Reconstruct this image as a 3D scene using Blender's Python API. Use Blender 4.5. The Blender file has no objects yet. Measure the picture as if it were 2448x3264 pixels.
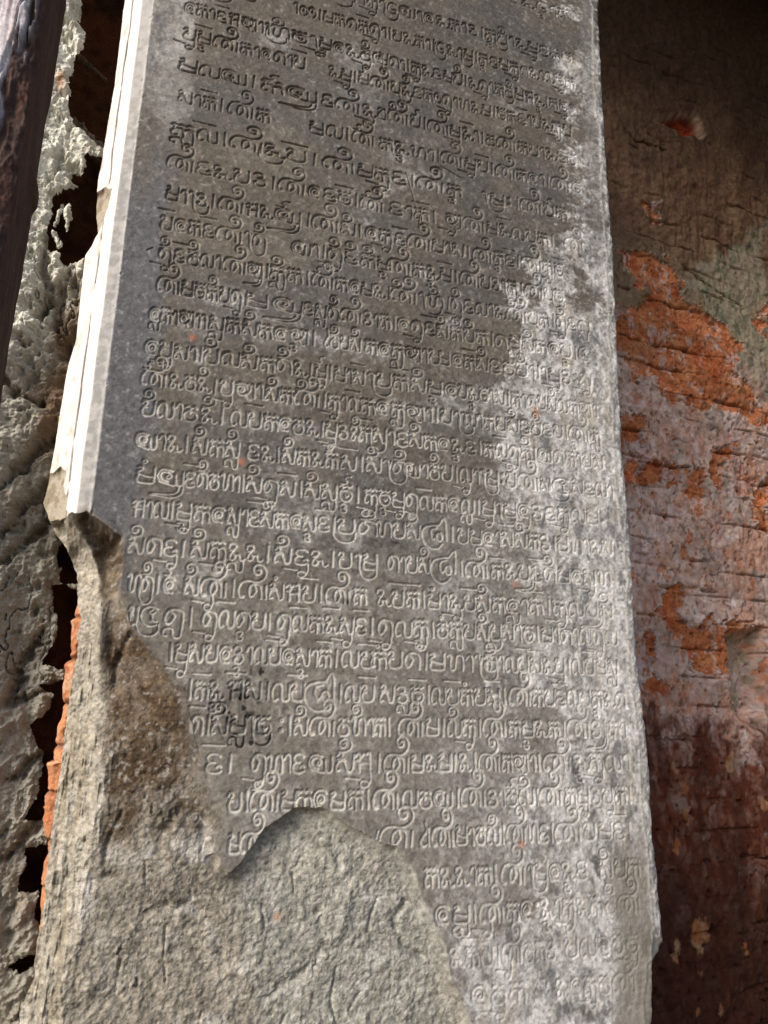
import bpy, math, random
import numpy as np
from mathutils import Matrix, Vector

# ------------------------------------------------------------------ camera, sky, sun, exposure
scene = bpy.context.scene
cam_data = bpy.data.cameras.new("camera")
cam = bpy.data.objects.new("camera", cam_data)
scene.collection.objects.link(cam)
scene.camera = cam
cam_data.sensor_fit = 'VERTICAL'
cam_data.sensor_height = 36.0
cam_data.lens = 36.0 * 2330.0 / 3264.0
cam_data.clip_start = 0.02
cam_data.clip_end = 500.0
EYE = Vector((0.0, -0.80, 0.0))
cam.matrix_world = Matrix.Translation(EYE) @ Matrix(((0.96001250, -0.08843008, -0.26562404), (-0.27925506, -0.23532468, -0.93093443), (0.01981471, 0.96788554, -0.25060918))).to_4x4()

SUN_DIR = Vector((-0.72, -0.40, 0.56)).normalized()
world = bpy.data.worlds.new("World")
scene.world = world
world.use_nodes = True
wn = world.node_tree.nodes
sky = wn.new("ShaderNodeTexSky")
sky.sky_type = 'NISHITA'
sky.sun_disc = False
sky.sun_elevation = math.asin(SUN_DIR.z)
sky.sun_rotation = math.atan2(SUN_DIR.x, SUN_DIR.y)
sky.air_density = 1.0
sky.dust_density = 4.0
sky.ozone_density = 1.0
wn["Background"].inputs["Strength"].default_value = 0.15
world.node_tree.links.new(sky.outputs[0], wn["Background"].inputs[0])

sun_data = bpy.data.lights.new("sun", 'SUN')
sun_data.energy = 2.6
sun_data.angle = math.radians(26.0)
sun_data.color = (1.0, 0.96, 0.91)
sun = bpy.data.objects.new("sun", sun_data)
scene.collection.objects.link(sun)
sun.rotation_euler = SUN_DIR.to_track_quat('Z', 'Y').to_euler()

scene.view_settings.view_transform = 'Standard'
scene.view_settings.look = 'None'
scene.view_settings.gamma = 1.0
scene.view_settings.use_curve_mapping = False
scene.view_settings.exposure = 0.46
scene.cycles.max_bounces = 6

# ------------------------------------------------------------------ helpers
def sm(e0, e1, x):
    t = np.clip((x - e0) / (e1 - e0), 0, 1)
    return t * t * (3 - 2 * t)

def noise2(nz, nx, cz, cx, seed):
    """smooth random field on an nz x nx grid, cells of cz x cx samples"""
    g = np.random.default_rng(seed)
    gz, gx = int(nz / cz) + 4, int(nx / cx) + 4
    L = g.random((gz, gx)).astype(np.float32) * 2 - 1
    pz = np.arange(nz) / cz + g.random(); px = np.arange(nx) / cx + g.random()
    iz = pz.astype(int); ix = px.astype(int)
    fz = (pz - iz); fx = (px - ix)
    fz = (fz * fz * (3 - 2 * fz)).astype(np.float32); fx = (fx * fx * (3 - 2 * fx)).astype(np.float32)
    A = L[:, ix] * (1 - fx) + L[:, ix + 1] * fx
    return A[iz] * (1 - fz)[:, None] + A[iz + 1] * fz[:, None]

def fbm(nz, nx, cz, cx, seed, octs=4, gain=0.5):
    out = np.zeros((nz, nx), np.float32); a = 1.0; t = 0
    for o in range(octs):
        if cz < 1.2 and cx < 1.2: break
        out += a * noise2(nz, nx, max(cz, 1.0), max(cx, 1.0), seed * 31 + o); t += a
        a *= gain; cz /= 2.03; cx /= 2.03
    return out / t

def ridged(nz, nx, cz, cx, seed, octs=4):
    out = np.zeros((nz, nx), np.float32); a = 1.0; t = 0
    for o in range(octs):
        out += a * (1 - 2 * np.abs(noise2(nz, nx, max(cz, 1.), max(cx, 1.), seed * 37 + o))); t += a
        a *= .5; cz /= 2.1; cx /= 2.1
    return out / t

def inside(poly, X, Z):
    r = np.zeros(X.shape, bool); n = len(poly)
    for i in range(n):
        x0, z0 = poly[i]; x1, z1 = poly[(i + 1) % n]
        if z0 == z1: continue
        c = ((z0 > Z) != (z1 > Z)) & (X < (x1 - x0) * (Z - z0) / (z1 - z0) + x0)
        r ^= c
    return r

def polydist(pts, X, Z, closed=False, vals=None):
    """distance to a polyline and the values of its vertices at the nearest point"""
    d = np.full(X.shape, 1e9); v = None
    if vals is not None: v = np.zeros(X.shape + (len(vals[0]),))
    n = len(pts)
    for i in range(n if closed else n - 1):
        x0, z0 = pts[i]; x1, z1 = pts[(i + 1) % n]
        dx, dz = x1 - x0, z1 - z0; L = dx * dx + dz * dz + 1e-9
        t = np.clip(((X - x0) * dx + (Z - z0) * dz) / L, 0, 1)
        q = np.hypot(X - x0 - t * dx, Z - z0 - t * dz)
        m = q < d
        d = np.where(m, q, d)
        if v is not None:
            a = np.array(vals[i]); b = np.array(vals[(i + 1) % n])
            v = np.where(m[..., None], a + (b - a) * t[..., None], v)
    return (d, v) if vals is not None else d

def sdf(poly, X, Z):
    d = polydist(poly, X, Z, True)
    return np.where(inside(poly, X, Z), d, -d)

def blur(a, r):
    if r < 1: return a
    for ax in (0, 1):
        for _ in range(2):
            p = np.pad(a, [(r + 1, r) if k == ax else (0, 0) for k in range(2)], mode='edge')
            c = np.cumsum(p, axis=ax, dtype=np.float64)
            n = a.shape[ax]
            a = ((c[2 * r + 1:2 * r + 1 + n] - c[:n]) if ax == 0 else (c[:, 2 * r + 1:2 * r + 1 + n] - c[:, :n])) / (2 * r + 1)
    return a.astype(np.float32)

class Grid:
    """regular raster over x0..x1, z0..z1 in millimetres"""
    def __init__(s, x0, x1, z0, z1, h):
        s.x0, s.z0, s.h = x0, z0, h
        s.nx = int((x1 - x0) / h) + 1; s.nz = int((z1 - z0) / h) + 1
        s.x = x0 + h * np.arange(s.nx); s.z = z0 + h * np.arange(s.nz)
    def mesh(s): return np.meshgrid(s.x, s.z)
    def fbm(s, mz, mx, seed, octs=4, gain=.5): return fbm(s.nz, s.nx, mz / s.h, mx / s.h, seed, octs, gain)
    def ridged(s, mz, mx, seed, octs=4): return ridged(s.nz, s.nx, mz / s.h, mx / s.h, seed, octs)
    def sample(s, a, X, Z):
        fx = np.clip((X - s.x0) / s.h, 0, s.nx - 1.001); fz = np.clip((Z - s.z0) / s.h, 0, s.nz - 1.001)
        ix = fx.astype(int); iz = fz.astype(int); fx = fx - ix; fz = fz - iz
        if a.ndim == 3: fx = fx[..., None]; fz = fz[..., None]
        return (a[iz, ix] * (1 - fx) + a[iz, ix + 1] * fx) * (1 - fz) + (a[iz + 1, ix] * (1 - fx) + a[iz + 1, ix + 1] * fx) * fz
    def coarse(s, fn, k):
        """evaluate fn(X, Z) on a coarser raster and bring it up by interpolation"""
        c = Grid(s.x[0], s.x[-1] + k * s.h, s.z[0], s.z[-1] + k * s.h, s.h * k)
        r = fn(*c.mesh())
        X, Z = s.mesh()
        if isinstance(r, tuple): return tuple(c.sample(q, X, Z) for q in r)
        return c.sample(r, X, Z)

def mix(a, b, m):
    return a + (np.asarray(b, np.float32) - a) * m[..., None]

def material(name, rough=0.85, grain=0.25, grain_scale=900.0, bump=0.25, bump_scale=700.0, spec=0.25):
    m = bpy.data.materials.new(name); m.use_nodes = True
    nt = m.node_tree; N = nt.nodes; L = nt.links
    b = N["Principled BSDF"]
    at = N.new("ShaderNodeAttribute"); at.attribute_name = "tint"
    tc = N.new("ShaderNodeTexCoord")
    n1 = N.new("ShaderNodeTexNoise"); n1.inputs["Scale"].default_value = grain_scale; n1.inputs["Detail"].default_value = 3
    L.new(tc.outputs["Object"], n1.inputs["Vector"])
    r = N.new("ShaderNodeMapRange")
    r.inputs["From Min"].default_value = .3; r.inputs["From Max"].default_value = .7
    r.inputs["To Min"].default_value = 1 - grain; r.inputs["To Max"].default_value = 1 + grain
    L.new(n1.outputs["Fac"], r.inputs["Value"])
    mul = N.new("ShaderNodeVectorMath"); mul.operation = 'MULTIPLY'
    L.new(at.outputs["Color"], mul.inputs[0]); L.new(r.outputs["Result"], mul.inputs[1])
    L.new(mul.outputs["Vector"], b.inputs["Base Color"])
    n2 = N.new("ShaderNodeTexNoise"); n2.inputs["Scale"].default_value = bump_scale; n2.inputs["Detail"].default_value = 2
    L.new(tc.outputs["Object"], n2.inputs["Vector"])
    bp = N.new("ShaderNodeBump"); bp.inputs["Strength"].default_value = bump; bp.inputs["Distance"].default_value = 0.001
    L.new(n2.outputs["Fac"], bp.inputs["Height"]); L.new(bp.outputs["Normal"], b.inputs["Normal"])
    b.inputs["Roughness"].default_value = rough
    b.inputs["Specular IOR Level"].default_value = spec
    return m

def empty(name, loc=(0, 0, 0)):
    o = bpy.data.objects.new(name, None); scene.collection.objects.link(o)
    o.location = loc; o.empty_display_size = .05
    return o

def tag(o, label=None, cat=None, kind=None, group=None):
    if label: o["label"] = label
    if cat: o["category"] = cat
    if kind: o["kind"] = kind
    if group: o["group"] = group
    return o

def mesh_from(name, V, Q, col, mat, parent=None, smooth=True):
    me = bpy.data.meshes.new(name)
    me.vertices.add(len(V)); me.vertices.foreach_set("co", np.ascontiguousarray(V, np.float32).ravel())
    me.loops.add(Q.size); me.loops.foreach_set("vertex_index", np.ascontiguousarray(Q, np.int32).ravel())
    me.polygons.add(len(Q))
    me.polygons.foreach_set("loop_start", np.arange(0, Q.size, 4, dtype=np.int32))
    me.polygons.foreach_set("use_smooth", np.full(len(Q), smooth, bool))
    me.update(calc_edges=True)
    ca = me.color_attributes.new("tint", 'FLOAT_COLOR', 'POINT')
    c4 = np.ones((len(V), 4), np.float32); c4[:, :3] = np.clip(col, 0, 1)
    ca.data.foreach_set("color", c4.ravel())
    me.materials.append(mat)
    o = bpy.data.objects.new(name, me); scene.collection.objects.link(o)
    if parent is not None: o.parent = parent
    return o

def sheets(X, Y, Z, col, parts, parent=None):
    """one curved grid in millimetres cut into separate meshes: parts = [(name, vertex mask, material)]"""
    nz, nx = X.shape
    V = np.stack([X, Y, Z], -1).reshape(-1, 3) * .001
    C = col.reshape(-1, 3)
    idx = np.arange(nz * nx).reshape(nz, nx)
    Q = np.stack([idx[:-1, :-1], idx[:-1, 1:], idx[1:, 1:], idx[1:, :-1]], -1)
    out = []
    for name, m, mat in parts:
        f = m[:-1, :-1]
        q = Q[f]
        if not len(q): continue
        used = np.zeros(nz * nx, bool); used[q.ravel()] = True
        re = np.cumsum(used) - 1
        out.append(mesh_from(name, V[used], re[q], C[used], mat, parent))
    return out

# ------------------------------------------------------------------ ground and blocks
FLOOR = -0.62
def box_bm(x0, x1, y0, y1, z0, z1, n, seed, amp):
    """rough-hewn block: subdivided box with knocked surfaces"""
    import bmesh
    bm = bmesh.new(); bmesh.ops.create_cube(bm, size=1)
    for v in bm.verts:
        v.co = Vector(((x0 + x1) / 2 + v.co.x * (x1 - x0), (y0 + y1) / 2 + v.co.y * (y1 - y0), (z0 + z1) / 2 + v.co.z * (z1 - z0)))
    bmesh.ops.bevel(bm, geom=bm.edges[:], offset=.012, segments=2, affect='EDGES')
    bmesh.ops.subdivide_edges(bm, edges=bm.edges[:], cuts=n, use_grid_fill=True)
    rr = random.Random(seed)
    for v in bm.verts: v.co += Vector((rr.uniform(-1, 1), rr.uniform(-1, 1), rr.uniform(-1, 1))) * amp
    return bm

def plain(name, bm, color, mat, parent=None):
    me = bpy.data.meshes.new(name); bm.to_mesh(me); bm.free()
    ca = me.color_attributes.new("tint", 'FLOAT_COLOR', 'POINT')
    ca.data.foreach_set("color", np.tile(np.array(list(color) + [1], np.float32), len(me.vertices)))
    me.materials.append(mat)
    o = bpy.data.objects.new(name, me); scene.collection.objects.link(o)
    if parent is not None: o.parent = parent
    return o

MAT_STONE = material("sandstone_patina", rough=.72, grain=.22, grain_scale=1100, bump=.35, bump_scale=900, spec=.35)
MAT_BREAK = material("broken_sandstone", rough=.92, grain=.25, grain_scale=800, bump=.5, bump_scale=650, spec=.15)
MAT_PALE = material("pale_worn_sandstone", rough=.8, grain=.10, grain_scale=700, bump=.25, bump_scale=700, spec=.2)
MAT_BRICK = material("old_brick", rough=.95, grain=.3, grain_scale=420, bump=.6, bump_scale=380, spec=.1)
MAT_PLASTER = material("old_plaster", rough=.95, grain=.2, grain_scale=500, bump=.5, bump_scale=420, spec=.1)
MAT_RUBBLE = material("weathered_rough_stone", rough=.95, grain=.22, grain_scale=500, bump=.7, bump_scale=420, spec=.1)
MAT_WOOD = material("weathered_timber", rough=.8, grain=.3, grain_scale=350, bump=.5, bump_scale=300, spec=.25)
MAT_EARTH = material("packed_earth", rough=1, grain=.3, grain_scale=60, bump=.5, bump_scale=80, spec=.1)

gm = bpy.data.meshes.new("ground")
gm.from_pydata([(-60, -60, FLOOR), (60, -60, FLOOR), (60, 60, FLOOR), (-60, 60, FLOOR)], [], [(0, 1, 2, 3)])
ca = gm.color_attributes.new("tint", 'FLOAT_COLOR', 'POINT')
ca.data.foreach_set("color", np.tile(np.array([.11, .095, .075, 1], np.float32), 4))
gm.materials.append(MAT_EARTH)
ground = bpy.data.objects.new("ground", gm); scene.collection.objects.link(ground)
tag(ground, kind="structure")

# ------------------------------------------------------------------ inscribed pillar
# letter strokes, unit = height of a letter body; x to the right, y up from the baseline
GL = {
 'T': (1.75, ['.16,.12 .26,.04 .1,.0 -.02,.25 .0,.62 .2,.98 .55,1.08 .9,1.02 1.2,1.1 1.44,1.35 1.5,1.75 1.3,2.1 .98,2.14 .78,1.9 .84,1.6 1.04,1.5 1.2,1.62 1.18,1.82 1.04,1.84',
              '.86,.3 .75,.12 .62,.1 .55,.35 .62,.75 .9,.9 1.15,.8 1.22,.5 1.22,.0', '.88,.78 .95,.45 .86,.3', '1.5,.8 1.5,.0']),
 '|': (.45, ['.2,1.02 .2,.0']),
 'k': (.95, ['.0,.9 .1,1.02 .24,.92 .36,1.02 .5,.9 .62,1.04 .78,.92', '.1,.82 .1,.72', '.22,.1 .08,.02 .0,.3 .12,.6 .35,.66 .44,.45 .44,-.05', '.44,.52 .62,.66 .78,.52 .8,.0']),
 'n': (.95, ['.02,.75 .05,.97 .28,1.02 .4,.85 .28,.7 .1,.6', '.3,.66 .12,.35 .06,.1 .22,.0 .36,.2 .3,.36', '.36,.3 .56,.34 .6,.08 .74,-.02 .86,.1']),
 'm': (.95, ['.06,.95 .2,1.02 .26,.86 .1,.72 .04,.6 .2,.52', '.1,.5 .02,.25 .1,.03 .4,.0 .74,.03 .8,.3 .8,1.0', '.2,.52 .5,.42 .78,.42']),
 'y': (.9, ['.0,.82 .08,1.0 .24,.98 .26,.8 .12,.64 .26,.55', '.12,.62 .02,.3 .12,.04 .4,-.02 .64,.06 .74,.3 .74,.98']),
 'l': (1.05, ['.28,.1 .12,.0 .0,.25 .04,.7 .2,.96 .42,.98 .52,.75 .5,.3 .58,.05 .74,-.02 .9,.1 .94,.4 .92,.95']),
 's': (.98, ['.02,.88 .14,1.04 .28,.92 .18,.74 .04,.68', '.04,.66 .3,.7 .42,.55', '.16,.1 .02,.06 .0,.3 .12,.56 .34,.58 .46,.3 .54,.06 .68,.0 .8,.16 .82,.95']),
 't': (.95, ['.36,.36 .26,.15 .12,.08 .0,.3 .04,.7 .24,.95 .5,.97 .74,.82 .8,.5 .8,-.02', '.24,.82 .42,.6 .36,.36']),
 'e': (.9, ['.4,.52 .32,.42 .42,.32 .56,.44 .54,.68 .34,.78 .18,.6 .2,.3 .4,.08 .58,.04', '.34,.04 .12,.1 .0,.4 .06,.8 .32,1.0 .6,.96 .7,.82']),
 'E': (.88, ['.66,.86 .5,1.0 .2,.98 .06,.8 .16,.6 .4,.54', '.3,.55 .08,.46 .02,.2 .16,.02 .48,-.02 .7,.08', '.5,.3 .62,.4 .7,.3']),
 'r': (.5, ['.0,.84 .1,1.0 .26,.95 .28,.6 .3,.0']),
 'a': (.5, ['.0,.7 .1,.94 .28,.98 .36,.75 .36,.0']),
 'h': (1.05, ['.0,.86 .1,1.0 .22,.85 .16,.4 .2,.06 .36,.0 .46,.2 .5,.75 .62,.98 .82,.94 .9,.7 .9,.0']),
 'd': (.9, ['.0,.95 .12,1.04 .26,.9 .42,1.02 .56,.92 .7,1.02', '.2,.86 .05,.62 .06,.22 .3,-.02 .6,.04 .74,.32 .68,.62 .44,.74 .2,.66', '.34,.4 .42,.26 .52,.38']),
 'b': (.9, ['.1,.92 .26,1.0 .4,.86 .26,.72', '.4,.9 .6,.98 .7,.84', '.4,.68 .12,.58 .04,.28 .2,.02 .52,.0 .72,.22 .68,.52 .46,.66 .36,.5']),
 'A': (.95, ['.0,.86 .12,1.0 .26,.9 .22,.7 .06,.62', '.2,.66 .2,.0', '.2,.42 .5,.5 .72,.46', '.56,.98 .72,1.02 .72,.0', '.34,.88 .4,.98']),
 '3': (.85, ['.06,.84 .2,1.0 .46,.95 .5,.72 .26,.58', '.3,.58 .58,.5 .64,.22 .46,.0 .18,.02 .06,.2 .18,.32']),
 'Y': (1.3, ['.46,.62 .38,.5 .5,.42 .6,.58 .52,.8 .3,.86 .14,.66 .2,.36 .46,.2', '.36,.1 .1,.2 .0,.55 .12,.92 .42,1.04 .66,.92', '.36,.1 .62,.0 .8,.06 .8,.7', '.8,.2 .92,.0 1.08,.04 1.14,.3 1.14,.9']),
 'j': (1.3, ['.36,.58 .28,.46 .38,.38 .5,.5 .46,.72 .24,.8 .08,.6 .12,.3 .34,.12 .56,.2', '.06,.9 .3,1.02 .6,.9 .7,.6', '.6,.86 .76,.98 .88,.85 .84,.5 .7,.3', '.9,.9 1.06,.98 1.12,.8 1.12,.0', '.56,.2 .74,-.12 .92,-.18']),
 'g': (.85, ['.2,.08 .06,.05 .0,.4 .14,.86 .4,.96 .62,.86 .7,.5 .7,.0']),
 'c': (.9, ['.6,.92 .3,1.0 .06,.74 .04,.3 .24,.02 .5,.0 .66,.2 .56,.4 .36,.36']),
 'o': (1.0, ['.74,.9 .46,1.06 .12,.9 -.02,.5 .1,.1 .4,-.1 .7,.0', '.5,.84 .36,.72 .46,.6 .6,.7', '.5,.6 .5,.25 .7,.16']),
 '0': (.7, ['.3,.98 .06,.8 .04,.3 .3,.02 .54,.2 .58,.7 .3,.98', '.3,.62 .24,.46 .36,.42']),
 'q': (.9, ['.3,.98 .06,.8 .04,.3 .3,.02 .54,.2 .58,.7', '.3,.62 .24,.46 .36,.42', '.74,.98 .74,-.2']),
 'O': (1.6, ['1.0,1.15 .6,1.1 .16,.9 -.04,.4 .1,-.2 .5,-.55 .9,-.5 1.15,-.2', '.86,.94 .56,.8 .5,.4 .66,.1 .8,.3', '1.0,1.15 1.2,1.5 1.3,1.62 1.4,1.4 1.42,.1', '1.06,.6 .86,.5 .84,.16 1.04,.0 1.18,.3 1.06,.6']),
 ':': (.5, ['.1,.8 .22,.88 .26,.74 .14,.7 .1,.8', '.1,.24 .22,.32 .26,.18 .14,.14 .1,.24']),
 '(': (.5, ['.3,1.3 .4,.9 .2,.5 .1,.2 .25,.0 .4,.1']),
}
MOD = {
 '1': ['.06,1.1 .4,1.1 .64,1.3 .64,1.62 .42,1.82 .14,1.74 .06,1.48 .22,1.32 .4,1.42 .38,1.56 .28,1.56'],
 '2': ['.1,1.1 .4,1.06 .62,1.25 .62,1.6 .4,1.8 .14,1.7 .08,1.44 .24,1.28 .4,1.38 .34,1.5'],
 '-': ['-.2,1.5 .85,1.47'],
 '.': ['.3,1.24 .42,1.34 .34,1.46 .22,1.38 .3,1.24'],
 '^': ['.05,1.15 .3,1.12 .44,1.28 .3,1.42 .4,1.6 .62,1.62'],
 '_': ['.74,.0 .74,-.45 .56,-.8 .3,-.82 .22,-.6 .4,-.46 .64,-.56', '-.5,-.32 -.1,-.36 .2,-.4'],
 '~': ['-.12,.86 -.2,.2 -.14,-.3 .12,-.62 .5,-.64 .76,-.38 .8,.05'],
 ',': ['.16,-.62 .02,-.6 .0,-.3 .18,-.16 .38,-.24 .42,-.56 .56,-.74 .76,-.66 .8,-.1'],
 ';': ['.1,-.25 .3,-.18 .44,-.34 .3,-.46 .46,-.56 .4,-.74 .16,-.72 .08,-.56'],
 '/': ['1.14,.9 1.14,-.2 1.0,-.62 .6,-.82 -.3,-.72', '.98,-.1 .86,-.46 .5,-.62 -.25,-.66'],
}
ROWS = [(1035.6, [(314, 517, 'n_ a k~ m e n c; a k')]), (951.5, [(88, 186, 'k_ a r h~ a'), (188, 513, 'k2_ a c~ Y a e n k a 3 | k; y2~ a n m_ E k d')]), (904.6, [(-67, 36, 's l Y/ r y'), (86, 515, 'r 0 0 | m k t k- t_ a | y n k a | c~ n a m~ | k; E m k_ g n a l d_ k')]), (857.5, [(-54, 57, 'e k a E- A j a r'), (57, 123, 'h2~ d r_'), (124, 215, 'm; e n b2_ q'), (207, 517, 'm t a | k_ n E m y1 | n t_ a k b2~ m A n; | k d_ e')]), (815.9, [(-52, 19, 'y_ m;- T'), (21, 106, 'k a e t a y-'), (139, 506, 'n m_ | m^ T y n1~ E k 0 t_ a h n m | d k E- a y n k_ m')]), (766.6, [(-54, 44, 'm l Y |'), (51, 126, 'k^ Y/'), (131, 225, 'E T n_ y'), (213, 512, 'a T2 y^ | T m_ n- a | b T k y a n E d')]), (718.7, [(-49, 6, 's a k- |'), (12, 65, 'T k'), (117, 171, 'm l |'), (175, 206, 'T^'), (212, 300, 'k n; h a |'), (300, 379, 'T m_ y- |'), (382, 517, 'T k e a | T d')]), (669.8, [(-54, -26, 'k,'), (-22, 15, 'l- |'), (18, 59, 'T'), (60, 129, 'n~ y- |'), (137, 263, 'T m k_ E |'), (265, 330, 'T k;'), (360, 418, 'r m~ : |'), (419, 492, 'T y^ k')]), (621.4, [(-54, -21, 'T'), (-20, 78, 'E n y 3 |'), (81, 186, 'T e E d- |'), (188, 220, 'T^'), (228, 294, 'E a k- |'), (306, 469, 'j_ T m n- l y k |'), (486, 516, 'T')]), (577.4, [(-52, 6, 'm a r 3~ |'), (10, 77, 'T A n'), (79, 125, 'Y^/ |'), (127, 192, 'T s1 |'), (197, 232, 'e k_'), (236, 342, 'E- T m a s |'), (346, 415, 'T k; E- |'), (418, 482, 'T k_ d-')]), (536.1, [(-54, 9, 'y- e k E-'), (11, 71, 'T r t1~'), (102, 146, 'Y a |'), (148, 233, 't_2 E1 k1 m;'), (227, 324, 'T k n; m- |'), (327, 480, 'T y 3 r k~ | T y d~')]), (495.4, [(-52, -6, 't1_ E- b1'), (-5, 49, 'l a T'), (51, 77, 'j/ |'), (78, 128, 'k1, k |'), (130, 232, 'T^ k e m n |'), (232, 313, 'T1 r h2~ |'), (315, 517, 't_1 E l a n T1 y k | t1_ E l,')]), (454.0, [(-50, 54, 'T m d k1 y t_ |'), (52, 121, 'm Y/'), (121, 240, 'E s, t1 T 3 a k |'), (242, 374, 'e t_ E- s1 k1 y1 k |'), (376, 517, 't m, s1 k e y; | o')]), (415.7, [(-55, 1, 'e, k a j a'), (2, 138, 'r s, k s1 k e j; |'), (147, 195, '( b1 y s1'), (200, 299, 'k e k, j a y'), (297, 382, 'm e k- s1 E'), (387, 516, 'd y1 a | r m_ 3 : s_')]), (373.3, [(-56, 8, 'e y_ s a |'), (9, 111, 'y1 l s1 k t1'), (113, 136, 'n |'), (139, 201, 'm^_ | m a s-'), (204, 323, 'r y~ k- s1 m; e'), (323, 522, 'y n; d a s | k a t y s1 l k j a')]), (336.7, [(-56, 26, 'T^ n b n1 |'), (30, 97, 'y_ j a s1'), (98, 154, 'k T1 |'), (156, 197, 'k_ a l-'), (197, 335, 'k e k, j a | y a r~'), (331, 525, 'l a k y s1 E y1 E y | T; k,')]), (300.7, [(-53, -10, 'y1 l a'), (-9, 37, 'b n1 |'), (44, 98, 'l y- k'), (99, 153, 'e b n |'), (154, 198, 'm_ 3 n1'), (195, 355, 'k- s~ a E s1 k e n; E |'), (357, 527, 'k l- t_ k1 | Y t k a y s')]), (263.0, [(-55, 1, 'Y a n |'), (5, 57, 's1 k s1,'), (65, 170, 'E n | s1 k n k-^'), (174, 256, 's- | s1 r t1~'), (252, 450, 'Y a b1 y | l_ a r m~ : y1 T s'), (452, 478, 'o~'), (480, 539, 's E l a')]), (224.2, [(-51, -1, 'm. Y/'), (0, 65, 'E- t1 b h a |'), (67, 131, 's1 t_ s- |'), (133, 199, 's1 s, d^; |'), (204, 351, 'k_ d; m_ t_ l- k e l, |'), (353, 515, 'm_ r m~ e_ 3 E k_ l m')]), (186.2, [(-51, -9, 'A a l |'), (-6, 47, 'm;_ k e'), (49, 84, 's, a E-'), (85, 171, 's2 k e s; E- |'), (173, 220, 'y~ t1'), (220, 274, 'h y s1'), (276, 317, 'O |'), (321, 533, 'y m e a s- s1 k 3 | m h a n s')]), (146.1, [(-51, 7, 's1 t E_ |'), (13, 98, 's1 k_ n, n |'), (103, 172, 's1 E_ n |'), (176, 221, 'y r m~'), (234, 286, 't a y s1'), (287, 329, 'O |'), (331, 415, 'T k- n y/'), (417, 528, 'E- t1 m e s_ h')]), (105.7, [(-48, -16, 'h t1~ |'), (-12, 0, 'e^'), (10, 63, 's1 T_ |'), (67, 159, 'T s. A y- |'), (163, 209, 'T k'), (222, 281, 'n y- k- |'), (283, 381, 'm. a n_ y- s1 k'), (383, 529, 'e, a k- | k_ l y/ s1')]), (72.4, [(-43, -35, 'y'), (-31, 22, 'o~ t, |'), (31, 104, 't_ l- t; y |'), (110, 219, 't_ l- k n- s_ E- |'), (224, 293, 't_ l k;_ |'), (294, 361, 'b. k, y s1'), (362, 532, 'y~ s a d | m a t a l t_ l')]), (36.1, [(-3, 6, '|'), (6, 102, 'm_ s y e 3; a l'), (103, 179, 'y- e s; a k- |'), (183, 220, 'l y-'), (216, 284, 'k. y t |'), (286, 370, 'm h a r b1~'), (354, 531, 'h a l y- s- n y_ | l y- m s,')]), (-1.3, [(21, 58, '| k- n;'), (63, 144, 'A- s | l y-'), (144, 186, 'O |'), (188, 221, 'l y-'), (228, 287, 's 3, d- |'), (288, 381, 'l y- k. y s- |'), (384, 539, 'T k y E- l y k; n t')]), (-36.0, [(28, 47, 't- |'), (49, 110, 's1 m, r d~'), (117, 132, ': |'), (134, 221, 's1 T b h1 a'), (222, 241, 'k |'), (250, 349, 'T m | l1 k_ |'), (351, 456, 'T k m; n k |'), (458, 537, 'T 3/ | k a')]), (-73.4, [(46, 73, 'E- |'), (92, 147, 't_ h a E'), (152, 231, 'Y s1 A_ |'), (234, 313, 'T m n m'), (296, 343, 'm | n |'), (345, 422, 'T k j a |'), (425, 539, 'T n; k_ l a')]), (-110.3, [(71, 92, 'y |'), (93, 139, 'T^ m'), (140, 192, 'k e m'), (195, 220, 'k |'), (223, 313, 'T l b Y'), (316, 376, '| T 3 a'), (377, 419, 'b^ l1 |'), (419, 540, 'T k m_; 3 y_ k |')]), (-149.2, [(74, 85, 'm'), (86, 110, 'T'), (231, 283, 'T~ ('), (283, 368, '| T m a b l1'), (370, 435, '| T h E |'), (437, 537, 'T y m E- |')]), (-189.2, [(282, 365, 'k n n a k |'), (370, 475, 'T r m~ e n; E'), (492, 544, 's1 y k')]), (-226.5, [(294, 341, 'e m,; |'), (344, 431, 'T_ k e : n;'), (433, 543, 'a k_ n k b1 T')]), (-267.0, [(310, 367, 'n k- y |'), (369, 433, 'T_ b k 3'), (444, 536, 'y l E b d_')]), (-304.5, [(334, 396, 'e b_ k'), (431, 531, 'n e k_ b T')])]

def spline(txt, step):
    P = np.array([[float(v) for v in p.split(',')] for p in txt.split()])
    if len(P) == 2:
        n = max(2, int(np.hypot(*(P[1] - P[0])) / step)); t = np.linspace(0, 1, n)[:, None]
        return P[0] + (P[1] - P[0]) * t
    E = np.vstack([2 * P[0] - P[1], P, 2 * P[-1] - P[-2]]); out = []
    for i in range(1, len(E) - 2):
        p0, p1, p2, p3 = E[i - 1:i + 3]
        n = max(2, int(np.hypot(*(p2 - p1)) / step)); t = np.linspace(0, 1, n, endpoint=False)[:, None]
        out.append(.5 * (2 * p1 + (p2 - p0) * t + (2 * p0 - 5 * p1 + 4 * p2 - p3) * t ** 2 + (3 * p1 - p0 - 3 * p2 + p3) * t ** 3))
    out.append(P[-1:])
    return np.vstack(out)

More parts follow.
